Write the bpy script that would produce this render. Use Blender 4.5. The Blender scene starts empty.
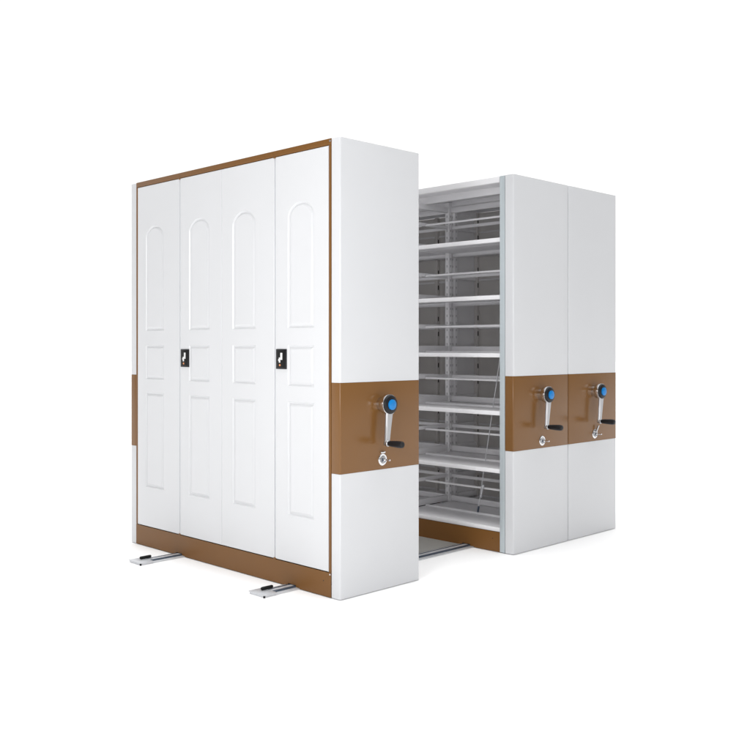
import bpy, bmesh, math
from mathutils import Vector, Matrix

scene = bpy.context.scene
COL = scene.collection
R = math.radians

# ------------------------------------------------------------------ materials
def mat(name, color, rough=0.4, metal=0.0, coat=0.0, vary=0.0, vscale=30.0, bump=0.0, bscale=400.0, spec=0.5):
    m = bpy.data.materials.new(name); m.use_nodes = True
    nt = m.node_tree; b = nt.nodes['Principled BSDF']
    b.inputs['Base Color'].default_value = (*color, 1)
    b.inputs['Roughness'].default_value = rough
    b.inputs['Metallic'].default_value = metal
    b.inputs['Coat Weight'].default_value = coat
    b.inputs['Coat Roughness'].default_value = 0.12
    b.inputs['Specular IOR Level'].default_value = spec
    tc = nt.nodes.new('ShaderNodeTexCoord')
    if vary > 0:
        n = nt.nodes.new('ShaderNodeTexNoise'); n.inputs['Scale'].default_value = vscale
        n.inputs['Detail'].default_value = 5
        nt.links.new(tc.outputs['Object'], n.inputs['Vector'])
        mr = nt.nodes.new('ShaderNodeMapRange')
        mr.inputs['To Min'].default_value = 1 - vary; mr.inputs['To Max'].default_value = 1 + vary
        nt.links.new(n.outputs['Fac'], mr.inputs['Value'])
        mx = nt.nodes.new('ShaderNodeVectorMath'); mx.operation = 'SCALE'
        mx.inputs[0].default_value = color
        nt.links.new(mr.outputs['Result'], mx.inputs['Scale'])
        nt.links.new(mx.outputs['Vector'], b.inputs['Base Color'])
        mr2 = nt.nodes.new('ShaderNodeMapRange')
        mr2.inputs['To Min'].default_value = rough * 0.85; mr2.inputs['To Max'].default_value = min(1, rough * 1.15)
        nt.links.new(n.outputs['Fac'], mr2.inputs['Value'])
        nt.links.new(mr2.outputs['Result'], b.inputs['Roughness'])
    if bump > 0:
        n2 = nt.nodes.new('ShaderNodeTexNoise'); n2.inputs['Scale'].default_value = bscale
        n2.inputs['Detail'].default_value = 2
        nt.links.new(tc.outputs['Object'], n2.inputs['Vector'])
        bp = nt.nodes.new('ShaderNodeBump'); bp.inputs['Strength'].default_value = bump
        bp.inputs['Distance'].default_value = 0.001
        nt.links.new(n2.outputs['Fac'], bp.inputs['Height'])
        nt.links.new(bp.outputs['Normal'], b.inputs['Normal'])
    return m

M = {
    'white': mat('white_powder_coat', (0.645, 0.652, 0.668), 0.34, vary=0.012, vscale=3, bump=0.10),
    'door':  mat('white_door_paint', (0.665, 0.670, 0.684), 0.30, vary=0.010, vscale=3, bump=0.08),
    'brown': mat('brown_powder_coat', (0.188, 0.086, 0.024), 0.24, vary=0.03, vscale=4, bump=0.05, bscale=900, spec=0.4),
    'frame': mat('brown_frame_paint', (0.172, 0.073, 0.014), 0.42, vary=0.05, vscale=5, bump=0.08, spec=0.35),
    'shelf': mat('grey_shelf_paint', (0.80, 0.795, 0.81), 0.36, vary=0.02, vscale=6, bump=0.06),
    'back':  mat('grey_back_sheet', (0.66, 0.64, 0.62), 0.5, vary=0.03, vscale=5),
    'alu':   mat('pale_blue_aluminium', (0.50, 0.555, 0.58), 0.38, metal=0.2, vary=0.03, vscale=8),
    'chrome': mat('chrome', (0.72, 0.72, 0.73), 0.16, metal=1.0),
    'cast':  mat('brushed_cast_metal', (0.44, 0.44, 0.45), 0.34, metal=1.0, bump=0.1, bscale=300),
    'rail':  mat('galvanised_steel', (0.62, 0.63, 0.65), 0.42, metal=0.6, vary=0.08, vscale=40),
    'raild': mat('dark_blue_steel', (0.075, 0.10, 0.14), 0.35, metal=0.5, vary=0.1, vscale=30),
    'black': mat('black_plastic', (0.010, 0.010, 0.012), 0.42, spec=0.3),
    'rubber': mat('black_rubber', (0.006, 0.006, 0.006), 0.6, spec=0.25),
    'blue':  mat('blue_plastic', (0.004, 0.20, 0.56), 0.35, spec=0.4),
    'pale':  mat('pale_print', (0.75, 0.75, 0.75), 0.5),
    'orange': mat('orange_print', (0.75, 0.30, 0.12), 0.5),
    'hole':  mat('dark_slot', (0.02, 0.02, 0.02), 0.8),
    'stop':  mat('blue_grey_seal', (0.30, 0.37, 0.46), 0.5),
    'slot':  mat('grey_slot', (0.30, 0.30, 0.31), 0.7),
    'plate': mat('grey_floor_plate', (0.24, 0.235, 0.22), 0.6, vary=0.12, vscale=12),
    'floor': mat('white_studio_floor', (0.93, 0.93, 0.93), 0.85, vary=0.004, vscale=2, spec=0.2),
}

# ------------------------------------------------------------------ mesh builder
class MB:
    def __init__(s):
        s.bm = bmesh.new(); s.mats = []
    def mi(s, m):
        if m not in s.mats: s.mats.append(m)
        return s.mats.index(m)
    def _absorb(s, tmp, m):
        k = s.mi(m)
        for f in tmp.faces: f.material_index = k
        me = bpy.data.meshes.new('tmp'); tmp.to_mesh(me); tmp.free()
        s.bm.from_mesh(me); bpy.data.meshes.remove(me)
    def box(s, x0, x1, y0, y1, z0, z1, m, bev=0.0, seg=2):
        t = bmesh.new()
        bmesh.ops.create_cube(t, size=1)
        for v in t.verts:
            v.co = Vector(((x0+x1)/2 + v.co.x*(x1-x0), (y0+y1)/2 + v.co.y*(y1-y0), (z0+z1)/2 + v.co.z*(z1-z0)))
        if bev > 0:
            bmesh.ops.bevel(t, geom=t.edges[:], offset=bev, segments=seg, profile=0.5, affect='EDGES')
        s._absorb(t, m); return s
    def prism(s, pts, z0, z1, m, bev=0.0):
        """polygon in XY extruded in Z"""
        t = bmesh.new()
        a = [t.verts.new((x, y, z0)) for x, y in pts]; b = [t.verts.new((x, y, z1)) for x, y in pts]
        n = len(pts)
        t.faces.new(a[::-1]); t.faces.new(b)
        for i in range(n): t.faces.new((a[i], a[(i+1) % n], b[(i+1) % n], b[i]))
        if bev > 0:
            es = [e for e in t.edges if abs(e.verts[0].co.z - e.verts[1].co.z) < 1e-6]
            bmesh.ops.bevel(t, geom=es, offset=bev, segments=2, profile=0.5, affect='EDGES')
        bmesh.ops.recalc_face_normals(t, faces=t.faces[:])
        s._absorb(t, m); return s
    def lathe(s, origin, axis, prof, m, seg=40):
        """prof: list of (distance along axis, radius)"""
        t = bmesh.new()
        q = Vector((0, 0, 1)).rotation_difference(Vector(axis).normalized())
        rings = []
        for d, r in prof:
            if r < 1e-6:
                rings.append([t.verts.new(Vector(origin) + q @ Vector((0, 0, d)))])
            else:
                rings.append([t.verts.new(Vector(origin) + q @ Vector((r*math.cos(2*math.pi*i/seg), r*math.sin(2*math.pi*i/seg), d))) for i in range(seg)])
        for a, b in zip(rings, rings[1:]):
            if len(a) == 1 and len(b) == 1: continue
            for i in range(seg):
                j = (i+1) % seg
                if len(a) == 1: t.faces.new((a[0], b[i], b[j]))
                elif len(b) == 1: t.faces.new((a[i], a[j], b[0]))
                else: t.faces.new((a[i], a[j], b[j], b[i]))
        bmesh.ops.recalc_face_normals(t, faces=t.faces[:])
        s._absorb(t, m); return s
    def rod(s, a, b, r, m, seg=12):
        a = Vector(a); b = Vector(b); L = (b-a).length
        return s.lathe(a, (b-a), [(0, 0), (0, r), (L, r), (L, 0)], m, seg)
    def build(s, name, parent=None, smooth=True, origin=None):
        bmesh.ops.recalc_face_normals(s.bm, faces=s.bm.faces[:])
        off = Vector((0, 0, 0))
        me = bpy.data.meshes.new(name)
        s.bm.to_mesh(me); s.bm.free()
        for m in s.mats: me.materials.append(M[m])
        if smooth:
            me.shade_smooth(); me.set_sharp_from_angle(angle=R(35))
        o = bpy.data.objects.new(name, me); COL.objects.link(o)
        if parent: o.parent = parent
        return o

def tag(o, label=None, cat=None, group=None, kind=None):
    if label: o['label'] = label
    if cat: o['category'] = cat
    if group: o['group'] = group
    if kind: o['kind'] = kind
    return o

def empty(name, loc):
    o = bpy.data.objects.new(name, None); COL.objects.link(o)
    o.location = loc; o.empty_display_size = 0.1
    return o

# ------------------------------------------------------------------ dimensions (metres)
H = 2.30            # height of a unit
T = 0.585           # thickness of a unit
EP = 0.064          # depth of the end panel
LEN = 1.972         # length of a unit
MID = 0.986
ZB, ZT = 0.6255, 1.0788   # brown band
SH = [0.150, 0.508, 0.862, 1.217, 1.573, 1.925]   # shelf tops

def rounded(x0, x1, y0, y1, r_front, r_back, n=6):
    """rect in XY: the corners on y0 rounded by r_front, those on y1 by r_back"""
    pts = []
    def arc(cx, cy, r, a0):
        for i in range(n+1):
            a = a0 + (math.pi/2)*i/n
            pts.append((cx + r*math.cos(a), cy + r*math.sin(a)))
    arc(x0+r_front, y0+r_front, r_front, math.pi)
    arc(x1-r_front, y0+r_front, r_front, 1.5*math.pi)
    arc(x1-r_back, y1-r_back, r_back, 0)
    arc(x0+r_back, y1-r_back, r_back, 0.5*math.pi)
    return pts

def end_panels(root, near=True, w=T):
    y0, y1 = (0.0, EP) if near else (LEN-EP, LEN)
    rf, rb = (0.0085, 0.003) if near else (0.003, 0.009)
    p = rounded(0.0008, w-0.0012, y0, y1, rf, rb)
    MB().prism(p, ZT+0.0008, H, 'white', 0.0012).prism(p, 0.004, ZB-0.0008, 'white', 0.0012).build('end_panel', root)
    MB().prism(rounded(0.0003, w-0.0007, y0-(0.0006 if near else 0), y1+(0 if near else 0.0006), rf, rb), ZB, ZT, 'brown', 0.0010).build('colour_band', root)

def shelf_tray(x0, x1, y0, y1, z, aisle, root):
    """sheet tray with a folded lip on the aisle side (aisle=-1: low x) and a small upstand at the middle"""
    b = MB()
    b.box(x0, x1, y0, y1, z-0.0025, z, 'shelf')
    if aisle < 0:
        b.box(x0-0.0015, x0+0.0015, y0, y1, z-0.025, z+0.0005, 'shelf', 0.0008)
        b.box(x0+0.0015, x0+0.016, y0, y1, z-0.025, z-0.023, 'shelf')
        b.box(x1-0.002, x1, y0, y1, z, z+0.011, 'shelf')
    else:
        b.box(x1-0.0015, x1+0.0015, y0, y1, z-0.025, z+0.0005, 'shelf', 0.0008)
        b.box(x1-0.016, x1-0.0015, y0, y1, z-0.025, z-0.023, 'shelf')
        b.box(x0, x0+0.002, y0, y1, z, z+0.011, 'shelf')
    b.build('shelf', root)

def upright(x, y, root, w=0.030, d=0.034, m='shelf', slots=True):
    """perforated post: a C section opened with slots along its length"""
    b = MB()
    b.box(x-w/2, x+w/2, y-d/2, y+d/2, 0.03, H-0.012, m, 0.003)
    if slots:
        z = 0.20
        while z < H-0.08:
            b.box(x-w/2-0.0006, x-w/2+0.002, y-0.0025, y+0.0025, z, z+0.016, 'slot')
            b.box(x-0.0025, x+0.0025, y-d/2-0.0006, y-d/2+0.002, z, z+0.016, 'slot')
            z += 0.0508
    b.build('upright', root)

def rack(root, x_front=0.004, doors=False, back=False):
    xf, xb = x_front, T-0.006
    xm = (0.0+T)/2
    ya, yb = EP+0.001, LEN-EP-0.001
    # top cap with folded rim
    b = MB()
    b.box(xf, xb, ya, yb, H-0.006, H-0.003, 'shelf')
    if not doors:
        b.box(xf-0.002, xf+0.002, ya+0.042, yb-0.002, H-0.036, H-0.002, 'shelf', 0.001)
        b.box(xf+0.002, xf+0.045, ya+0.042, yb-0.002, H-0.037, H-0.034, 'shelf')
    b.box(xb-0.002, xb+0.002, ya, yb, H-0.036, H-0.002, 'shelf', 0.001)
    for xx in (xm,):
        b.box(xx-0.012, xx+0.012, ya, yb, H-0.052, H-0.006, 'shelf')
    b.build('top_panel', root)
    x0 = xf+0.004 if not doors else 0.03
    # uprights
    for x in (x0+0.020, xb-0.020):
        upright(x, MID, root, w=0.040, d=0.036)
        upright(x, yb-0.019, root)
    upright(xb-0.017, ya+0.019, root)
    # cross bars at the middle and the two ends, from the aisle post to the back post
    def bar(y, z0, z1, d):
        MB().box(x0+0.032, xb-0.032, y-d, y+d, z0, z1, 'shelf', 0.002).build('cross_bar', root)
    for y in (ya+0.019, MID, yb-0.019):
        for i, z in enumerate(SH):
            bar(y, z+0.002, z+0.046, 0.010)
            bar(y, z+0.172, z+0.196, 0.008)
        bar(y, H-0.085, H-0.045, 0.011)
    for (y0, y1) in ((ya+0.002, MID-0.019), (MID+0.019, yb-0.002)):
        for z in SH:
            shelf_tray(x0, xm-0.004, y0, y1, z, -1, root)
            shelf_tray(xm+0.004, xb, y0, y1, z, 1, root)
        # stop rails along the middle, between the shelves
        for i, z in enumerate(SH):
            MB().box(xm-0.009, xm-0.001, y0, y1, z+0.170, z+0.183, 'shelf', 0.002).build('stop_rail', root)
            MB().box(xb-0.012, xb-0.004, y0, y1, z+0.172, z+0.194, 'shelf', 0.002).build('stop_rail', root)
            MB().box(xb-0.016, xb-0.004, y0, y1, z+0.003, z+0.042, 'shelf', 0.002).build('back_ledge', root)
        MB().box(xb-0.016, xb-0.004, y0, y1, H-0.085, H-0.045, 'shelf', 0.002).build('back_ledge', root)
    # chassis
    b = MB()
    b.box(0.03, T-0.03, ya, yb, 0.055, 0.120, 'hole')
    b.build('chassis', root)
    if back == 'middle':                         # this unit is parted by sheets: one down its middle, one between its bays
        for (y0, y1) in ((ya+0.002, 1.3695), (1.3705, yb-0.002)):
            MB().box(xm-0.0018, xm+0.0018, y0, y1, 0.13, H-0.054, 'back').build('back_panel', root)
        MB().box(x0+0.036, xm-0.004, MID+0.0110, MID+0.0130, 0.13, H-0.054, 'shelf').build('bay_divider', root)
        for (px, py) in ((xm-0.015, MID-0.004), (xm-0.015, 1.370)):
            b = MB(); b.box(px-0.012, px+0.012, py-0.0145, py+0.0145, 0.03, H-0.054, 'back', 0.002)
            for z in SH:
                for dz in (0.12, 0.235):
                    b.box(px-0.005, px+0.004, py-0.0151, py-0.012, z+dz, z+dz+0.034, 'hole')
            b.build('upright', root)
    elif back:
        MB().box(xb+0.0006, xb+0.0022, ya, yb, 0.02, H-0.004, 'shelf').build('back_panel', root)  # unseen pale sheet, added to bounce light into the open shelves across the aisle

def baseboard(root, x, out=-1, z0=0.018, z1=0.126, y0=EP+0.002, y1=LEN-EP-0.002):
    b = MB()
    t = 0.003
    xa, xb = (x, x+t) if out < 0 else (x-t, x)
    pts = [(y0, 0.004)]
    for yc in (0.368, 1.420):                    # notches over the two rails
        pts += [(yc-0.062, 0.004), (yc-0.062, 0.0082), (yc-0.032, 0.0082), (yc-0.032, 0.0180), (yc+0.032, 0.0180), (yc+0.032, 0.0082), (yc+0.062, 0.0082), (yc+0.062, 0.004)]
    pts += [(y1, 0.004), (y1, z1), (y0, z1)]
    tm = bmesh.new()
    va = [tm.verts.new((xa, p[0], p[1])) for p in pts]; vb = [tm.verts.new((xb, p[0], p[1])) for p in pts]
    tm.faces.new(va); tm.faces.new(vb[::-1]); n = len(pts)
    for i in range(n): tm.faces.new((va[i], va[(i+1) % n], vb[(i+1) % n], vb[i]))
    bmesh.ops.recalc_face_normals(tm, faces=tm.faces[:])
    b._absorb(tm, 'frame')
    # corner fixing screw
    ax = (-1, 0, 0) if out < 0 else (1, 0, 0)
    b.lathe((x, y0+0.055, 0.080), ax, [(0, 0.0035), (0.0008, 0.0030), (0.0009, 0)], 'hole', 12)
    b.build('baseboard', root)

def crank(root, xc, zc=0.962, lean=-0.015, xoff=0.0):
    """hand crank: round hub, tapered arm, black grip pointing out of the panel"""
    hub = MB()
    hub.lathe((xc, 0, zc), (0, -1, 0), [(0, 0.034), (0.0005, 0.038), (0.026, 0.038), (0.028, 0.043), (0.031, 0.049), (0.040, 0.0525), (0.060, 0.0530), (0.0635, 0.0520), (0.0640, 0.048)], 'chrome', 56)
    # arm: tapered, slightly rounded blade hanging down
    t = bmesh.new()
    n = 9; rings = []
    for i in range(n):
        u = i/(n-1); z = zc - 0.030 - u*0.172
        wv = 0.0100*(1-u)**1.6 + 0.0165 - 0.001*u
        x = xc + lean*u
        y = -0.058 + 0.004*u; d = 0.0085
        prof = [(-wv, -d*0.2), (-wv*0.75, -d), (wv*0.75, -d), (wv, -d*0.2), (wv, d*0.6), (-wv, d*0.6)]
        rings.append([t.verts.new((x+a, y+bb, z)) for a, bb in prof])
    for a, b2 in zip(rings, rings[1:]):
        for i in range(6): t.faces.new((a[i], a[(i+1) % 6], b2[(i+1) % 6], b2[i]))
    t.faces.new(rings[0]); t.faces.new(rings[-1][::-1])
    bmesh.ops.recalc_face_normals(t, faces=t.faces[:])
    hub._absorb(t, 'cast')
    hub.lathe((xc+lean, -0.043, zc-0.198), (0, -1, 0), [(0, 0), (0, 0.013), (0.022, 0.0165), (0.026, 0.013), (0.026, 0)], 'cast', 28)
    h = hub.build('crank_handle', root)
    d = MB()
    d.lathe((xc, -0.060, zc), (0, -1, 0), [(0, 0), (0, 0.0475), (0.006, 0.0485), (0.010, 0.0475), (0.014, 0.043), (0.016, 0.030), (0.016, 0)], 'black', 56)
    # direction arc on the lower rim
    d.build('hub_cover', h)
    MB().lathe((xc, -0.0755, zc), (0, -1, 0), [(0, 0), (0, 0.0265), (0.007, 0.0265), (0.010, 0.022), (0.0105, 0.0085), (0.0095, 0.008), (0.0095, 0)], 'blue', 48).build('cap', h)
    g = MB()
    g.lathe((xc+lean, -0.066, zc-0.198), (0, -1, 0), [(0, 0), (0, 0.0105), (0.006, 0.0115), (0.012, 0.0140), (0.035, 0.0155), (0.07, 0.0175), (0.088, 0.0175), (0.098, 0.0160), (0.103, 0.0110), (0.104, 0)], 'black', 28)
    g.build('grip', h)
    return h

def panel_lock(root, xc, zc, kind):
    b = MB()
    b.lathe((xc, 0, zc), (0, -1, 0), [(0, 0.031), (0.003, 0.031), (0.0055, 0.028), (0.0055, 0.021)], 'chrome', 40)
    b.lathe((xc, -0.0055, zc), (0, -1, 0), [(0, 0.021), (0.0005, 0.019), (0.006, 0.017), (0.0065, 0)], 'cast', 32)
    b.box(xc-0.016, xc-0.009, -0.0128, -0.011, zc-0.010, zc+0.009, 'raild')
    b.box(xc+0.002, xc+0.014, -0.0128, -0.011, zc-0.013, zc-0.006, 'raild')
    l = b.build('panel_lock', root)
    k = MB()
    k.rod((xc, -0.012, zc), (xc+0.003, -0.052, zc), 0.0042, 'chrome', 16)
    k.lathe((xc, -0.012, zc), (0, -1, 0), [(0, 0), (0, 0.009), (0.008, 0.008), (0.009, 0)], 'chrome', 20)
    k.build('lock_pin', l)
    if kind == 'flat':
        MB().box(xc-0.020, xc+0.012, -0.012, -0.001, zc+0.034, zc+0.043, 'chrome', 0.002).build('latch_lever', l)
    elif kind == 'tilted':
        MB().rod((xc+0.004, -0.012, zc+0.018), (xc+0.020, -0.018, zc+0.056), 0.0060, 'chrome', 12).build('latch_lever', l)
    return l

# ------------------------------------------------------------------ doors with pressed mouldings
def outline(yc, hw, z0, z1, rise, inset, n=14):
    """closed outline (y,z), CCW; a rise > 0 gives an arched head springing at z1-rise"""
    w = hw - inset; b = z0 + inset
    pts = [(yc-w, b), (yc+w, b)]
    if rise > 0:
        zs = z1 - rise
        # shoulders curving up to a slightly pointed segmental head
        for i in range(n+1):
            a = math.pi*i/n
            r = rise - inset*0.9
            s = math.sin(a)
            pts.append((yc + w*math.cos(a), zs + r*(s**1.22 if s > 0 else 0)))
    else:
        pts += [(yc+w, z1-inset), (yc-w, z1-inset)]
    return pts

def door_leaf(y0, y1, z0, z1, yc, root, label=None):
    x = -0.002                # outer face
    t = bmesh.new()
    E = 0.0045                # rounded edge
    steps = [(0.0, 0.0), (0.0020, 0.0022), (0.0055, 0.0070), (0.0095, 0.0085), (0.0150, 0.0070), (0.0215, 0.0018), (0.0250, 0.0004)]
    fields = [(0.375, 0.972, 0), (1.052, 1.268, 0), (1.355, 2.012, 0.072)]
    hw = 0.104
    def loop(pts, xx): return [t.verts.new((xx, p[0], p[1])) for p in pts]
    outer = loop([(y0+E, z0+E), (y1-E, z0+E), (y1-E, z1-E), (y0+E, z1-E)], x)
    edges = [t.edges.new((outer[i], outer[(i+1) % 4])) for i in range(4)]
    inner_loops = []
    for a, b, rise in fields:
        prev = None
        for k, (ins, dep) in enumerate(steps):
            lp = loop(outline(yc, hw, a, b, rise, ins), x + dep)
            n = len(lp)
            if k == 0:
                edges += [t.edges.new((lp[i], lp[(i+1) % n])) for i in range(n)]
            else:
                for i in range(n): t.faces.new((prev[i], prev[(i+1) % n], lp[(i+1) % n], lp[i]))
            prev = lp
        t.faces.new(prev)
    bmesh.ops.triangle_fill(t, use_beauty=True, use_dissolve=False, edges=edges)
    # rounded edges and sides
    ring = outer
    for ins, dep in ((0.0025, 0.0004), (0.0010, 0.0018), (0.0, 0.0042), (0.0, 0.020)):
        nr = loop([(y0+ins, z0+ins), (y1-ins, z0+ins), (y1-ins, z1-ins), (y0+ins, z1-ins)], x+dep)
        for i in range(4): t.faces.new((ring[i], ring[(i+1) % 4], nr[(i+1) % 4], nr[i]))
        ring = nr
    t.faces.new(ring[::-1])
    b = MB(); b._absorb(t, 'door')
    o = b.build('door', root)
    o.data.set_sharp_from_angle(angle=R(17))
    if label: o['label'] = label
    return o

def door_lock(door, yc, zc):
    b = MB()
    b.box(-0.0075, -0.0015, yc-0.0425, yc+0.0425, zc-0.053, zc+0.053, 'black', 0.0018)
    b.box(-0.0095, -0.0070, yc-0.030, yc+0.030, zc-0.045, zc+0.045, 'rubber', 0.0012)
    p = b.build('lock_plate', door)
    g = MB()
    g.box(-0.0125, -0.0093, yc-0.015, yc+0.000, zc-0.004, zc+0.033, 'pale', 0.001)
    g.box(-0.0125, -0.0093, yc+0.001, yc+0.012, zc-0.019, zc+0.008, 'pale', 0.001)
    g.box(-0.0125, -0.0093, yc+0.0125, yc+0.017, zc-0.010, zc+0.001, 'pale', 0.001)
    g.lathe((-0.0090, yc+0.006, zc-0.032), (-1, 0, 0), [(0, 0.006), (0.002, 0.0055), (0.0022, 0)], 'orange', 16)
    g.build('latch', door)

# ------------------------------------------------------------------ the closed unit
GROUP = 'movable shelving units on the rails'
u1 = empty('shelving_unit', (0, 0, 0))
tag(u1, 'left shelving unit with four closed white panelled doors in a brown frame', 'shelving unit', GROUP)
end_panels(u1, True); end_panels(u1, False)
rack(u1, doors=True, back=True)
# door frame
FY0, FY1 = EP+0.0015, LEN-EP-0.0015
b = MB()
b.box(-0.0005, 0.032, FY0, FY1, 2.271, 2.3025, 'frame', 0.0015)
b.box(-0.0005, 0.032, FY0, FY0+0.0165, 0.127, 2.2705, 'frame', 0.0015)
b.box(-0.0005, 0.032, FY1-0.0165, FY1, 0.127, 2.2705, 'frame', 0.0015)
b.lathe((-0.0005, FY0+0.008, 0.118), (-1, 0, 0), [(0, 0.0045), (0.0014, 0.0038), (0.0016, 0)], 'chrome', 12)
b.lathe((-0.0005, FY0+0.008, 2.290), (-1, 0, 0), [(0, 0.0055), (0.0014, 0.0048), (0.0016, 0)], 'cast', 12)
b.build('door_frame', u1)
baseboard(u1, -0.0008, -1, z0=0.016, z1=0.126)
seams = [FY0+0.0190, 0.5087, MID, 1.4104, FY1-0.0190]
cent = [0.2970, 0.7790, 1.2080, 1.6880]
doors = []
for i in range(4):
    g0 = 0.0 if i == 0 else (0.0034 if i in (1, 3) else 0.0008)
    g1 = 0.0 if i == 3 else (0.0034 if i in (0, 2) else 0.0008)
    doors.append(door_leaf(seams[i]+g0, seams[i+1]-g1, 0.1300, 2.2680, cent[i], u1))
door_lock(doors[0], 0.4500, 1.1935)
door_lock(doors[2], 1.3510, 1.1900)
for i in (0, 2):
    s = seams[i+1]
    MB().box(0.007, 0.013, s-0.022, s+0.022, 0.135, 2.262, 'stop', 0.001).build('door_stop', doors[i])
    for z0, z1 in ((0.1262, 0.1350), (2.2630, 2.2712)):
        MB().box(-0.0045, 0.006, s-0.009, s+0.009, z0, z1, 'frame', 0.001).build('pivot', doors[i])
crank(u1, 0.2916, 0.9625)
panel_lock(u1, 0.2990, 0.6750, 'flat')
baseboard(u1, T-0.002, 1)

# ------------------------------------------------------------------ the open unit
X2 = 1.4271
u2 = empty('shelving_unit', (X2, 0, 0))
tag(u2, 'middle shelving unit facing the aisle with its open grey shelves in view', 'shelving unit', GROUP)
def open_unit(root, front_trim, back, lockkind, xc, lx, lz):
    end_panels(root, True, 0.588); end_panels(root, False, 0.588)
    rack(root, back=back)
    upright(0.021, EP+0.020, root)
    # smooth corner trim at the aisle edge
    MB().box(-0.0004, 0.0032, EP+0.0010, EP+0.0385, 0.004, H-0.001, 'alu', 0.0010).build('corner_trim', root)
    baseboard(root, 0.001, -1, z0=0.020, z1=0.1235, y0=EP+0.0392)
    baseboard(root, T-0.002, 1, z0=0.020)
    crank(root, xc, 0.9600)
    panel_lock(root, lx, lz, lockkind)
open_unit(u2, True, False, None, 0.2830, 0.2960, 0.6705)
# bracing rod with its turnbuckle
xb = 0.2905 - 0.016
b = MB()
pts = [(xb, 0.235, 1.62), (xb, 0.3409, 1.0083), (xb, 0.4312, 0.5063), (xb, 0.4938, 0.158)]
for a, c in zip(pts, pts[1:]): b.rod(a, c, 0.0030, 'rail', 10)
br = b.build('brace_rod', u2)
a = Vector((xb, 0.4460, 0.350)); c = Vector((xb, 0.4700, 0.262))
MB().lathe(a, c-a, [(0, 0), (0, 0.006), (0.008, 0.0095), (0.020, 0.0085), (0.022, 0.0055), (0.068, 0.0055), (0.070, 0.0085), (0.083, 0.0095), (0.091, 0.006), (0.091, 0)], 'rail', 16).build('turnbuckle', br)
MB().rod((xb, 0.4850, 0.206), (xb, 0.4925, 0.166), 0.0062, 'raild', 12).build('end_fitting', br)

u3 = empty('shelving_unit', (X2+0.5925, 0, 0))
tag(u3, 'right shelving unit pushed against the middle one, its white end panel outermost', 'shelving unit', GROUP)
open_unit(u3, True, 'middle', 'tilted', 0.3000, 0.3120, 0.6730)

# ------------------------------------------------------------------ rails on the floor
def floor_rail(y, label, x0):
    x1 = 2.78
    root = empty('floor_rail', (x0, y, 0))
    tag(root, label, 'rail', 'floor rails under the shelving units')
    L = x1-x0
    b = MB()
    b.box(0.060, L-0.060, -0.058, 0.058, 0.0005, 0.007, 'rail', 0.001)
    b.build('base_strip', root)
    b = MB()
    b.box(0.066, L-0.066, -0.0125, 0.0125, 0.0072, 0.0138, 'rail', 0.0012)
    b.build('track_bar', root)
    for s in (-1, 1):
        MB().box(0.064, L-0.064, min(s*0.0135, s*0.032), max(s*0.0135, s*0.032), 0.0072, 0.0130, 'raild', 0.001).build('side_channel', root)
    for xa, xb_ in ((0, 0.085), (L-0.085, L)):
        e = MB()
        e.box(xa, xb_, -0.064, 0.064, 0.0072 if False else 0.0100, 0.0155, 'rail', 0.001)
        e.box(xa+0.004, xb_-0.004, -0.060, 0.060, 0.0006, 0.0100, 'rail')
        ep = e.build('end_plate', root)
        ps = MB()
        yy = -0.0610
        xx = xa+0.003 if xa == 0 else xb_-0.003
        ps.lathe((xx, yy, 0.0003), (0, 0, 1), [(0, 0), (0, 0.0055), (0.0098, 0.0055), (0.0098, 0)], 'rubber', 16)
        ps.build('levelling_screw', ep)
    for xa, dx in ((0.036, 1), (L-0.036, -1)):
        bu = MB()
        bu.lathe((xa+dx*0.010, 0.020, 0.0238), (dx, 0, 0), [(0, 0), (0.002, 0.006), (0.007, 0.0085), (0.070, 0.0085), (0.074, 0.0070), (0.074, 0)], 'rubber', 20)
        bu.build('bumper', root)
floor_rail(0.368, 'near steel floor rail with black bumper under the crank end of the units', -0.235)
floor_rail(1.420, 'far steel floor rail with black bumper poking out under the far left doors', -0.302)

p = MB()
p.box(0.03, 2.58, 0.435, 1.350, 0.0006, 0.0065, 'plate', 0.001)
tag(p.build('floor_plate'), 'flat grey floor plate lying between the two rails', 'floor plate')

# ------------------------------------------------------------------ setting
f = MB()
f.box(-40, 60, -40, 60, -0.05, 0.0, 'floor')
fl = f.build('floor', smooth=False); tag(fl, kind='structure')

# ------------------------------------------------------------------ light
w = bpy.data.worlds.new('World'); scene.world = w; w.use_nodes = True
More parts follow.
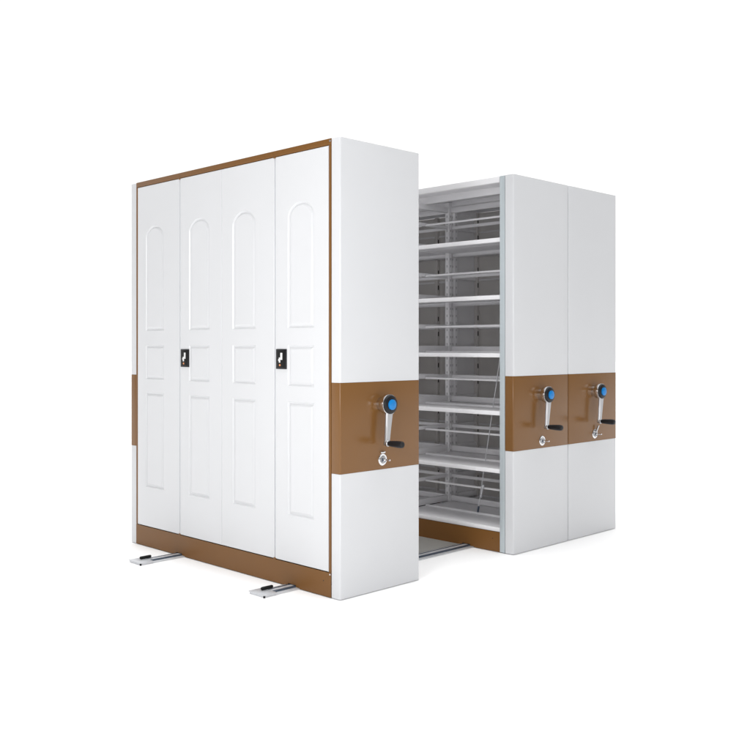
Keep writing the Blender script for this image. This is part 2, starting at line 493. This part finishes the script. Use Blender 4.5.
# white studio surround: bright backdrop ahead and overhead, a dimmer room behind the camera
nt = w.node_tree; bg = nt.nodes['Background']; N = nt.nodes.new; LK = nt.links.new
tc = N('ShaderNodeTexCoord')
dp = N('ShaderNodeVectorMath'); dp.operation = 'DOT_PRODUCT'; dp.inputs[1].default_value = (0.590, 0.807, 0.0)
LK(tc.outputs['Generated'], dp.inputs[0])
m1 = N('ShaderNodeMapRange'); m1.interpolation_type = 'SMOOTHSTEP'
m1.inputs['From Min'].default_value = -0.25; m1.inputs['From Max'].default_value = 0.76
m1.inputs['To Min'].default_value = 0.17; m1.inputs['To Max'].default_value = 1.10
LK(dp.outputs['Value'], m1.inputs['Value'])
sx = N('ShaderNodeSeparateXYZ'); LK(tc.outputs['Generated'], sx.inputs[0])
m2 = N('ShaderNodeMapRange'); m2.interpolation_type = 'SMOOTHSTEP'
m2.inputs['From Min'].default_value = 0.70; m2.inputs['From Max'].default_value = 0.95
m2.inputs['To Min'].default_value = 0.0; m2.inputs['To Max'].default_value = 3.1
LK(sx.outputs['Z'], m2.inputs['Value'])
ad = N('ShaderNodeMath'); ad.operation = 'ADD'
LK(m1.outputs['Result'], ad.inputs[0]); LK(m2.outputs['Result'], ad.inputs[1])
LK(ad.outputs[0], bg.inputs['Strength'])
bg.inputs['Color'].default_value = (1.0, 1.0, 1.0, 1)

def area(name, loc, target, size, power, color=(1, 1, 1), sy=None):
    l = bpy.data.lights.new(name, 'AREA'); l.energy = power; l.size = size; l.color = color
    if sy: l.shape = 'RECTANGLE'; l.size_y = sy
    o = bpy.data.objects.new(name, l); COL.objects.link(o)
    o.location = loc
    o.rotation_euler = (Vector(target)-Vector(loc)).to_track_quat('-Z', 'Y').to_euler()
    return o
area('softbox_left', (-2.55, -1.25, 1.7), (0.3, -0.5, 1.35), 0.8, 40)
area('softbox_front', (-2.2, -6.2, 2.6), (1.6, 0.8, 1.1), 1.6, 16)
area('striplight_behind', (-5.0, -5.5, 1.7), (0.6, 0.3, 1.2), 0.5, 62, sy=2.4)

# ------------------------------------------------------------------ camera
cam = bpy.data.cameras.new('Camera'); co = bpy.data.objects.new('Camera', cam); COL.objects.link(co)
co.location = (-3.1749, -3.4092, 1.2651)
co.rotation_euler = (R(90), 0, -0.787)
cam.sensor_width = 36; cam.lens = 940.29/750*36
cam.shift_y = -(375-345.5)/750
cam.clip_end = 300; cam.clip_start = 0.05
scene.camera = co

scene.view_settings.view_transform = 'Standard'; scene.view_settings.look = 'None'
scene.view_settings.exposure = 0; scene.view_settings.gamma = 1
scene.render.engine = 'CYCLES'
scene.cycles.max_bounces = 10; scene.cycles.diffuse_bounces = 6
